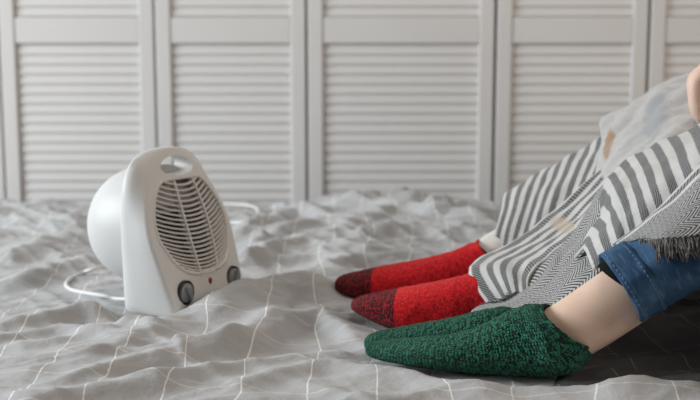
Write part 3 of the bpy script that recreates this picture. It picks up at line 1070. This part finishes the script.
# turned hem band with two rows of stitching
nh = 8
hb_ = Pj[0:nh + 1].copy(); cen = hb_.mean(1, keepdims=True)
puck = 1.035 + 0.02 * np.sin(np.linspace(0, 2 * math.pi, 49)[:-1] * 9)[None, :, None]
hb_ = cen + (hb_ - cen) * puck
hem = link('hem', mesh_grid('hem', hb_, uvj[:nh + 1], close_u=True), M['denim'], jeans)
hem.modifiers.new('thick', 'SOLIDIFY').thickness = 0.003
def stitch_ring(Pn, i, mat, parent, out):
    ring = Pn[i]; cen = ring.mean(0); mb = MB(); n = len(ring)
    for j in range(0, n):
        p0 = Vector(cen + (ring[j] - cen) * out); p1 = Vector(cen + (ring[(j + 1) % n] - cen) * out)
        mb.tube([p0.lerp(p1, 0.1), p0.lerp(p1, 0.75)], 0.0005, 5)
    return link('stitching', mb.mesh('stitching'), mat, parent)
tag(stitch_ring(hb_, nh - 1, M['stitch'], jeans, 1.004), kind='stuff')
tag(stitch_ring(hb_, 1, M['stitch'], jeans, 1.004), kind='stuff')
# side seam along the trouser leg
sm = MB(); j = 17
for i in range(2, 50, 1):
    c0, c1 = Pj[i].mean(0), Pj[i + 1].mean(0)
    p0 = Vector(c0 + (Pj[i, j] - c0) * 1.012); p1 = Vector(c1 + (Pj[i + 1, j] - c1) * 1.012)
    sm.tube([p0, p0.lerp(p1, 0.98)], 0.0016, 6)
link('seam', sm.mesh('seam'), M['denim'], jeans)
side_loft('hem_gap_band', [(598, 265, 668, 306, 1.03, 0.034), (606, 259, 674, 300, 1.03, 0.034), (622, 250, 680, 294, 1.03, 0.034)], M['hem_gap_black'], gp, FOOT_AX, 16, 48, 2.05)  # black band added to fill the hem gap above the shin
hem_f = pt(645, 226, 1.175)
jc2 = [hem_f, hem_f.lerp(kn_f, 0.3), hem_f.lerp(kn_f, 0.7), kn_f + Vector((0.01, 0, 0.01)), kn_f.lerp(hip_f, 0.35) + Vector((0, 0, 0.02)), hip_f.lerp(kn_f, 0.3), hip_f + Vector((0.06, -0.02, 0.0))]
jr2 = [0.030, 0.033, 0.038, 0.044, 0.070, 0.09, 0.10]
Pj2, uvj2 = tube_loft(jc2, jr2, 70, 40, 0.14, 33)
j2 = link('jeans_leg', mesh_grid('jeans_leg', Pj2, uvj2, close_u=True), M['denim'], jeans)
Ps, uvs = tube_loft([pel + Vector((-0.02, 0, -0.13)), pel + Vector((0, 0, -0.11)), pel + Vector((0.02, 0, 0)), pel + Vector((0.04, 0, 0.12))], [0.05, 0.15, 0.185, 0.16], 24, 40)
link('jeans_seat', mesh_grid('jeans_seat', Ps, uvs, close_u=True), M['denim'], jeans)


def sweater(parent, pel, mat, k=1.0):
    n = 40; th = np.linspace(0, 2 * math.pi, 41)[:-1]
    prof = [(0.06, 0.10, 0.17), (0.12, 0.12, 0.18), (0.25, 0.125, 0.18), (0.40, 0.12, 0.19), (0.46, 0.09, 0.16), (0.49, 0.065, 0.075), (0.51, 0.06, 0.062)]
    K = crom(prof, n); Pn = np.zeros((n, 40, 3)); uv = np.zeros((n, 41, 2))
    for i, (z, a, b) in enumerate(K):
        Pn[i] = np.stack([pel.x + 0.02 + 0.18 * z + a * np.cos(th) * k, pel.y + b * np.sin(th) * k, np.full(40, pel.z + z)], -1)
        uv[i, :, 1] = z
    return link('sweater', mesh_grid('sweater', Pn, uv, close_u=True), mat, parent)


def hair(parent, c, mat):
    R = []
    for t in np.linspace(0, 1, 12):
        ph = t * math.pi * 0.62
        R.append([(c.x + 0.02 + 0.105 * math.sin(ph) * math.cos(a), c.y + 0.10 * math.sin(ph) * math.sin(a), c.z + 0.02 + 0.11 * math.cos(ph)) for a in np.linspace(0, 2 * math.pi, 25)[:-1]])
    R[0] = [(p[0], p[1], p[2]) for p in R[1]]
    return link('hair', MB().rings(R).mesh('hair'), mat, parent)


sweater(gp, pel, M['knit_grey'])

# ---- red-socked person --------------------------------------------------
rp = empty('person', (0.80, 1.40, ZB))
tag(rp, 'seated person in red wool socks with dark toes, legs under the striped blanket', 'person')
RA = (0.20, 0.98, 0.0)
near_r = [(351.5, 303, 351.5, 305.5, 1.29, 0.004), (354, 299.5, 355, 309, 1.29, 0.020), (364, 296, 366, 315, 1.285, 0.032), (382, 292, 384, 324, 1.28, 0.041), (402, 288.5, 405, 330, 1.27, 0.044),
          (430, 283, 433, 333, 1.265, 0.041), (452, 278.5, 460, 332, 1.26, 0.037), (468, 274, 486, 327, 1.26, 0.035), (480, 271, 508, 318, 1.26, 0.034), (491, 270, 517, 306, 1.27, 0.033), (502, 268, 524, 296, 1.28, 0.032)]
s3, P3 = side_loft('sock', near_r, M['red'], rp, RA, 140, 64, 2.2, 0.1, split=(0.385, M['redtoe']), relief=0.0010)
far_r = [(335.5, 282, 335.5, 285, 1.42, 0.004), (338, 277.5, 339, 290, 1.42, 0.020), (347, 274, 348, 295, 1.42, 0.031), (364, 270, 366, 300, 1.415, 0.040), (395, 264, 398, 305, 1.41, 0.042),
         (424, 258.5, 430, 306, 1.405, 0.039), (444, 253.5, 456, 305, 1.405, 0.036), (457, 249.5, 476, 301, 1.405, 0.034), (464, 246, 492, 289, 1.405, 0.033), (470, 243.5, 498, 273, 1.405, 0.033), (477, 242.5, 499, 263, 1.405, 0.034)]
s4, P4 = side_loft('sock', far_r, M['red'], rp, RA, 140, 64, 2.2, 0.1, split=(0.345, M['redtoe']), relief=0.0010)
cuff_from(P4, -1, M['red'], s4, 0.0028, 1.0)
r_kn_f = pt(715, 118, 1.57); r_kn_n = pt(705, 138, 1.47)
r_hip_f = Vector((r_kn_f.x + 0.36, 1.60, ZB + 0.12)); r_hip_n = Vector((r_kn_n.x + 0.38, 1.44, ZB + 0.12))
r_pel = (r_hip_n + r_hip_f) / 2 + Vector((0.03, 0, 0.02))
rv = [V4(r_pel, 0.12)]; re_ = []
for hip, kn, an, ball, toe in ((r_hip_n, r_kn_n, pt(492, 298, 1.26), pt(415, 312, 1.27), pt(370, 308, 1.285)), (r_hip_f, r_kn_f, pt(476, 270, 1.405), pt(410, 287, 1.41), pt(356, 286, 1.415))):
    b = len(rv)
    rv += leg_nodes(hip, kn, None, an, None, ball, toe, (0.08, 0.055, 0.022, 0.018, 0.017, 0.020, 0.014, 0.008))
    re_ += [(0, b)] + [(b + i, b + i + 1) for i in range(7)]
b = len(rv)
ch_ = r_pel + Vector((0.07, 0, 0.38))
rv += [V4(r_pel + Vector((0.04, 0, 0.19)), 0.115), V4(ch_, 0.115), V4(r_pel + Vector((0.07, 0, 0.49)), 0.05), V4(r_pel + Vector((0.05, 0, 0.59)), 0.082), V4(r_pel + Vector((0.04, 0, 0.69)), 0.072)]
re_ += [(0, b), (b, b + 1), (b + 1, b + 2), (b + 2, b + 3), (b + 3, b + 4)]
# near arm reaching to the knee, hand closed on the blanket
sh = ch_ + Vector((0, -0.15, 0.06)); wr = pt(748, 92, 1.33); el = (sh + wr) / 2 + Vector((0.02, -0.06, -0.10))
pm = pt(726, 88, 1.325); kb0 = pt(706, 82, 1.32)
s = len(rv)
rv += [V4(sh, 0.055), V4(el, 0.040), V4(wr, 0.026), V4(pm, 0.033), V4(pt(709, 83, 1.32), 0.030)]
re_ += [(b + 1, s), (s, s + 1), (s + 1, s + 2), (s + 2, s + 3), (s + 3, s + 4)]
for k, (y0, ln) in enumerate(((-0.030, 0.92), (-0.011, 1.0), (0.009, 0.97), (0.028, 0.85))):
    q = len(rv)
    r0 = pt(705, 70 + 3 * abs(k - 1), 1.32 + y0); r1 = pt(692.5 + 1.5 * abs(k - 1), 77 + 4 * abs(k - 1), 1.318 + y0); r2 = pt(696, 84 + 27 * ln, 1.318 + y0); r3 = pt(704, 84 + 39 * ln, 1.322 + y0)
    rv += [V4(r0, 0.0115), V4(r1, 0.0098), V4(r2, 0.0088), V4(r3, 0.0078)]
    re_ += [(s + 4, q), (q, q + 1), (q + 1, q + 2), (q + 2, q + 3)]
q = len(rv)
rv += [V4(pt(724, 100, 1.285), 0.013), V4(pt(711, 111, 1.275), 0.0105), V4(pt(703, 119, 1.285), 0.009)]
re_ += [(s + 3, q), (q, q + 1), (q + 1, q + 2)]
skin_body('body', rv, re_, M['skin'], rp)
sweater(rp, r_pel, M['sweater_cream'])
Pa, uva = tube_loft([wr.lerp(el, 0.12), wr.lerp(el, 0.5), el, el.lerp(sh, 0.5), sh + Vector((0, 0.03, 0))], [0.038, 0.048, 0.055, 0.062, 0.075], 40, 28, 0.12, 37)
link('sleeve', mesh_grid('sleeve', Pa, uva, close_u=True), M['sweater_cream'], rp)
# pale trousers under the blanket
for an_, kn, hip in ((pt(484, 262, 1.415), r_kn_f, r_hip_f), (pt(514, 290, 1.31), r_kn_n, r_hip_n)):
    Pt, uvt = tube_loft([an_, an_.lerp(kn, 0.3), an_.lerp(kn, 0.7), kn, kn.lerp(hip, 0.4), hip + Vector((0.04, 0, 0))], [0.030, 0.033, 0.038, 0.042, 0.070, 0.09], 50, 32, 0.10, 41)
    link('trouser_leg', mesh_grid('trouser_leg', Pt, uvt, close_u=True), M['pale_trousers'], rp)


# ================================================================== BLANKETS
def patch(lines, nu, nv, Uvals=None, herring=0.0, wr=(0.0018, 30), seed=50, rows_stripe=True, extra=None):
    """lines: list of polylines [(px, py, Y) ...], resampled and lofted; returns P, uv, attr"""
    A = []
    for ln in lines:
        K = np.array([list(pt(*p)) for p in ln])
        A.append(arc_resample(crom(K, 60), nu))
    A = np.array(A)                       # (lines, nu, 3)
    Pn = np.zeros((nv, nu, 3))
    for j in range(nu):
        Pn[:, j] = crom(A[:, j], nv)
    Uv = crom(np.array(Uvals, float)[:, None], nv)[:, 0]
    # cloth wobble along the normal
    du = np.gradient(Pn, axis=1); dv_ = np.gradient(Pn, axis=0)
    N = np.cross(du, dv_); N /= np.linalg.norm(N, axis=2, keepdims=True) + 1e-9
    s = np.cumsum(np.linalg.norm(np.diff(Pn, axis=1, prepend=Pn[:, :1]), axis=2), axis=1)
    s2 = np.cumsum(np.linalg.norm(np.diff(Pn, axis=0, prepend=Pn[:1]), axis=2), axis=0)
    Pn = Pn + N * (wr[0] * perlin(s * wr[1], s2 * wr[1] * 1.3, seed))[..., None]
    uv = np.stack([np.repeat(Uv[:, None], nu, 1), s], -1)
    return Pn, uv, np.full((nv, nu), float(herring))


parts = []
# A: over the far red leg; stripes run over the leg like hoops
A_rows = [
    [(530, 240, 1.62), (518, 212, 1.58), (507, 193, 1.50), (501, 212, 1.445), (496, 232, 1.42), (493, 250, 1.40), (494, 262, 1.39)],
    [(556, 222, 1.63), (546, 194, 1.58), (535, 176, 1.51), (526, 196, 1.45), (519, 216, 1.42), (513, 238, 1.40), (511, 252, 1.39)],
    [(592, 202, 1.64), (582, 172, 1.59), (571, 155, 1.52), (561, 174, 1.46), (552, 194, 1.425), (545, 216, 1.40), (541, 232, 1.39)],
    [(622, 188, 1.65), (612, 155, 1.60), (601, 138, 1.53), (592, 156, 1.465), (583, 176, 1.43), (576, 198, 1.405), (571, 214, 1.39)],
    [(660, 170, 1.66), (652, 132, 1.60), (642, 114, 1.53), (632, 132, 1.47), (622, 152, 1.435), (612, 176, 1.41), (605, 194, 1.40)],
    [(740, 140, 1.66), (725, 105, 1.60), (712, 90, 1.53), (702, 106, 1.47), (692, 124, 1.44), (680, 146, 1.415), (672, 164, 1.40)],
]
parts.append(patch(A_rows, 60, 90, [0.0, 2.2, 5.0, 7.2, 10.2, 14.5], 0.0, (0.0055, 20), 51))
# B: over the near red leg; stripes follow the top edge and turn down along the hem
B_rows = [
    [(497, 303, 1.235), (486, 290, 1.25), (477, 274, 1.29), (484, 262, 1.335), (522, 246, 1.38), (560, 218, 1.41), (584, 194, 1.43), (614, 166, 1.44), (660, 132, 1.46)],
    [(491, 306, 1.215), (479, 291, 1.23), (470.5, 272, 1.265), (477, 261, 1.31), (516, 241, 1.355), (555, 211, 1.385), (580, 189, 1.40), (612, 160, 1.41), (660, 124, 1.43)],
    [(503, 304, 1.205), (493, 288, 1.22), (484, 270, 1.25), (492, 260, 1.29), (525, 243, 1.33), (561, 216, 1.365), (585, 193, 1.385), (616, 164, 1.40), (664, 130, 1.42)],
    [(511, 302, 1.20), (504, 286, 1.21), (497, 269, 1.24), (505, 259, 1.275), (532, 246, 1.31), (566, 221, 1.345), (590, 198, 1.365), (619, 169, 1.385), (668, 136, 1.40)],
    [(517, 299, 1.195), (512, 284, 1.205), (509, 271, 1.23), (517, 260, 1.26), (539, 249, 1.29), (570, 226, 1.325), (593, 203, 1.345), (621, 175, 1.37), (672, 142, 1.38)],
    [(524, 295, 1.19), (521, 285, 1.20), (521, 275, 1.22), (529, 264, 1.24), (546, 251, 1.265), (574, 230, 1.295), (597, 208, 1.315), (624, 182, 1.34), (676, 150, 1.36)],
    [(530, 297, 1.185), (528, 288, 1.19), (529, 279, 1.205), (537, 268, 1.22), (552, 255, 1.24), (580, 234, 1.265), (602, 213, 1.285), (628, 190, 1.31), (680, 158, 1.33)],
]
parts.append(patch(B_rows, 110, 60, [-0.6, 0.0, 1.0, 2.0, 3.0, 4.1, 4.9], 0.0, (0.0036, 26), 52))
# C: the herringbone field between the red leg and the green feet
C_rows = [
    [(488, 303, 1.215), (508, 299, 1.21), (524, 289, 1.205), (540, 268, 1.225), (562, 246, 1.255), (582, 224, 1.275), (600, 206, 1.29), (630, 184, 1.32)],
    [(480, 307, 1.195), (506, 303, 1.19), (529, 291, 1.185), (546, 272, 1.20), (566, 247, 1.235), (585, 218, 1.27), (598, 194, 1.285), (626, 176, 1.29)],
    [(474, 311, 1.18), (506, 306, 1.17), (534, 294, 1.165), (553, 277, 1.175), (573, 252, 1.205), (590, 222, 1.24), (601, 196, 1.25), (628, 178, 1.25)],
    [(471, 314, 1.165), (508, 309, 1.15), (540, 298, 1.14), (562, 281, 1.145), (583, 257, 1.17), (598, 230, 1.195), (608, 204, 1.21), (632, 184, 1.21)],
    [(474, 318, 1.15), (512, 313, 1.13), (546, 303, 1.12), (572, 285, 1.115), (594, 263, 1.13), (606, 240, 1.15), (616, 214, 1.16), (640, 192, 1.16)],
    [(480, 325, 1.14), (515, 318, 1.115), (551, 309, 1.10), (582, 290, 1.09), (602, 270, 1.095), (614, 248, 1.11), (624, 222, 1.12), (650, 200, 1.12)],
]
parts.append(patch(C_rows, 100, 60, [4.1, 5.0, 6.2, 7.6, 9.0, 10.0], 1.0, (0.0032, 28), 53))
# D: hoops over the far green leg
D_rows = [
    [(575, 258, 1.17), (582, 248, 1.15), (587, 252, 1.10), (590, 262, 1.07), (593, 270, 1.06)],
    [(586, 240, 1.175), (592, 233, 1.155), (597, 239, 1.10), (601, 252, 1.066), (604, 262, 1.056)],
    [(600, 218, 1.18), (604, 213, 1.16), (609, 220, 1.105), (614, 236, 1.064), (617, 250, 1.052)],
    [(604, 190, 1.21), (606, 182, 1.20), (615, 196, 1.12), (623, 219, 1.064), (629, 240, 1.048)],
    [(613, 178, 1.23), (617, 170, 1.21), (627, 185, 1.125), (635, 208, 1.066), (641, 230, 1.046)],
    [(628, 167, 1.25), (631, 159, 1.22), (640, 173, 1.13), (648, 195, 1.068), (655, 219, 1.044)],
    [(644, 160, 1.26), (646, 151, 1.23), (655, 164, 1.135), (662, 184, 1.07), (669, 206, 1.044)],
    [(662, 152, 1.27), (663, 143, 1.24), (671, 155, 1.14), (678, 173, 1.072), (685, 192, 1.044)],
    [(681, 145, 1.28), (682, 134, 1.25), (689, 145, 1.145), (695, 160, 1.074), (702, 176, 1.044)],
    [(702, 137, 1.28), (702, 124, 1.25), (709, 133, 1.15), (715, 146, 1.076), (722, 160, 1.046)],
    [(745, 115, 1.28), (745, 100, 1.25), (753, 108, 1.15), (760, 118, 1.076), (770, 130, 1.046)],
    [(850, 85, 1.28), (850, 62, 1.25), (855, 66, 1.15), (860, 72, 1.070), (868, 82, 1.040)],
]
parts.append(patch(D_rows, 50, 130, [0, 1, 2, 3, 4, 5, 6, 7, 8, 9, 12, 18], 0.0, (0.0055, 22), 54))
# E: the herringbone end lying over the jeans
E_rows = [
    [(612, 246, 1.052), (634, 232, 1.046), (655, 212, 1.046), (680, 188, 1.046), (705, 162, 1.046), (770, 118, 1.05), (866, 72, 1.045)],
    [(618, 244, 1.040), (640, 230, 1.030), (661, 213, 1.028), (685, 192, 1.025), (709, 170, 1.024), (775, 130, 1.028), (870, 88, 1.02)],
    [(628, 242, 1.030), (648, 232, 1.012), (668, 219, 1.006), (690, 202, 1.002), (714, 184, 1.000), (780, 150, 1.0), (874, 112, 0.99)],
    [(636, 240, 1.022), (655, 235, 1.000), (676, 227, 0.990), (697, 217, 0.986), (720, 205, 0.984), (786, 175, 0.984), (878, 142, 0.97)],
    [(642, 239, 1.015), (660, 239, 0.992), (682, 237, 0.980), (702, 234, 0.976), (725, 226, 0.974), (792, 200, 0.974), (882, 172, 0.96)],
]
pe = patch(E_rows, 110, 50, [-1.0, 0.0, 2.0, 4.0, 5.6], 1.0, (0.0035, 24), 55)
pe[2][:] = np.where(pe[1][..., 0] < 0.25, 0.0, 1.0)
parts.append(pe)

# one mesh for the folded striped blanket
Vs, Fs, UVs, Hs = [], [], [], []
off = 0
for Pn, uv, hr in parts:
    n, m = Pn.shape[:2]
    idx = np.arange(n * m).reshape(n, m) + off
    Fs.append(np.stack([idx[:-1, :-1], idx[:-1, 1:], idx[1:, 1:], idx[1:, :-1]], -1).reshape(-1, 4))
    Vs.append(Pn.reshape(-1, 3)); UVs.append(uv.reshape(-1, 2)); Hs.append(hr.reshape(-1))
    off += n * m
Vs, Fs, UVs, Hs = np.vstack(Vs), np.vstack(Fs), np.vstack(UVs), np.hstack(Hs)
me = bpy.data.meshes.new('striped_blanket')
me.vertices.add(len(Vs)); me.vertices.foreach_set('co', Vs.reshape(-1).astype(np.float32))
me.loops.add(Fs.size); me.loops.foreach_set('vertex_index', Fs.reshape(-1).astype(np.int32))
me.polygons.add(len(Fs)); me.polygons.foreach_set('loop_start', np.arange(0, Fs.size, 4, dtype=np.int32)); me.polygons.foreach_set('loop_total', np.full(len(Fs), 4, dtype=np.int32))
me.update(calc_edges=True)
me.uv_layers.new(name='UVMap').data.foreach_set('uv', UVs[Fs].reshape(-1).astype(np.float32))
me.attributes.new('herring', 'FLOAT', 'POINT').data.foreach_set('value', Hs.astype(np.float32))
_c = np.array(pt(563, 226, 1.33))
me.attributes.new('tan', 'FLOAT', 'POINT').data.foreach_set('value', np.exp(-(((Vs[:, 0] - _c[0]) / 0.016) ** 2 + ((Vs[:, 2] - _c[2]) / 0.011) ** 2 + ((Vs[:, 1] - _c[1]) / 0.05) ** 2)).astype(np.float32))
blanket = link('striped_blanket', me, M['blanket'])
tag(blanket, 'cream and charcoal striped wool blanket with herringbone bands draped over bent legs', 'blanket')
so = blanket.modifiers.new('thick', 'SOLIDIFY'); so.thickness = 0.004; so.offset = 0

# fringe on the blanket's lower edge over the jeans, and at the corner by the green sock
fr = MB()
edge = pe[0][-1]
for k in range(280):
    t = k / 279 * (len(edge) - 2)
    i = int(t); p = Vector(edge[i] + (edge[i + 1] - edge[i]) * (t - i))
    q = [p + Vector((random.uniform(-.002, .002), 0.002, 0.001))]
    dx = random.uniform(-0.003, 0.010); ln = random.uniform(0.014, 0.025)
    for s in (0.33, 0.66, 1.0):
        q.append(p + Vector((dx * s + random.uniform(-.0015, .0015), -0.003 * s + random.uniform(-.001, .001), -ln * s)))
    fr.tube(q, [0.0012, 0.0011, 0.0009, 0.0005], 5)
low = parts[2][0][3]
for k in range(36):
    p = Vector(low[int(k / 36 * 18)])
    q = [p, p + Vector((-0.006 + random.uniform(-.004, .004), -0.004, 0.001)), p + Vector((-0.012 + random.uniform(-.008, .006), -0.010 + random.uniform(-.004, .004), random.uniform(-0.006, 0.004)))]
    fr.tube(q, [0.0013, 0.0011, 0.0005], 5)
tag(link('fringe', fr.mesh('fringe'), M['fringe_wool'], blanket), 'dark grey wool fringe', kind='stuff')

# grey wool blanket over the far knee
G_rows = [
    [(640, 175, 1.66), (660, 150, 1.68), (690, 130, 1.69), (720, 115, 1.70), (790, 90, 1.70)],
    [(618, 138, 1.60), (640, 118, 1.62), (668, 98, 1.63), (700, 90, 1.63), (780, 70, 1.62)],
    [(606, 121, 1.53), (628, 110, 1.535), (652, 92, 1.54), (680, 79, 1.54), (760, 60, 1.54)],
    [(601, 123, 1.49), (618, 118, 1.47), (646, 104, 1.46), (674, 92, 1.45), (750, 76, 1.45)],
    [(602, 140, 1.455), (618, 134, 1.43), (645, 121, 1.42), (674, 108, 1.40), (748, 92, 1.40)],
    [(600, 160, 1.43), (616, 151, 1.40), (644, 138, 1.38), (674, 124, 1.36), (748, 106, 1.36)],
    [(597, 178, 1.415), (612, 166, 1.38), (640, 152, 1.35), (672, 138, 1.33), (748, 120, 1.33)],
    [(594, 196, 1.405), (610, 182, 1.365), (638, 168, 1.33), (670, 154, 1.31), (748, 136, 1.31)],
]
Pn, uv, hr = patch(G_rows, 90, 90, list(range(8)), 0, (0.007, 26), 60)
ri, ci = np.meshgrid(np.linspace(0, 7, 90), np.linspace(0, 1, 90), indexing='ij')
tan = 1.1 * np.exp(-((ci - 0.095) / 0.050) ** 2 - ((ri - 4.5) / 1.1) ** 2)
fold_shade = 1.1 * np.exp(-((ci - 0.42) / 0.11) ** 2 - ((ri - 4.2) / 1.6) ** 2)  # shade of a fold, put into the wool colour
gw = link('wool_blanket', mesh_grid('wool_blanket', Pn, uv, attr={'tan': tan, 'fold_shade': fold_shade}), M['greywool'])
tag(gw, 'pale grey fuzzy wool blanket with a tan patch over the far knee', 'blanket')
so = gw.modifiers.new('thick', 'SOLIDIFY'); so.thickness = 0.007; so.offset = 0
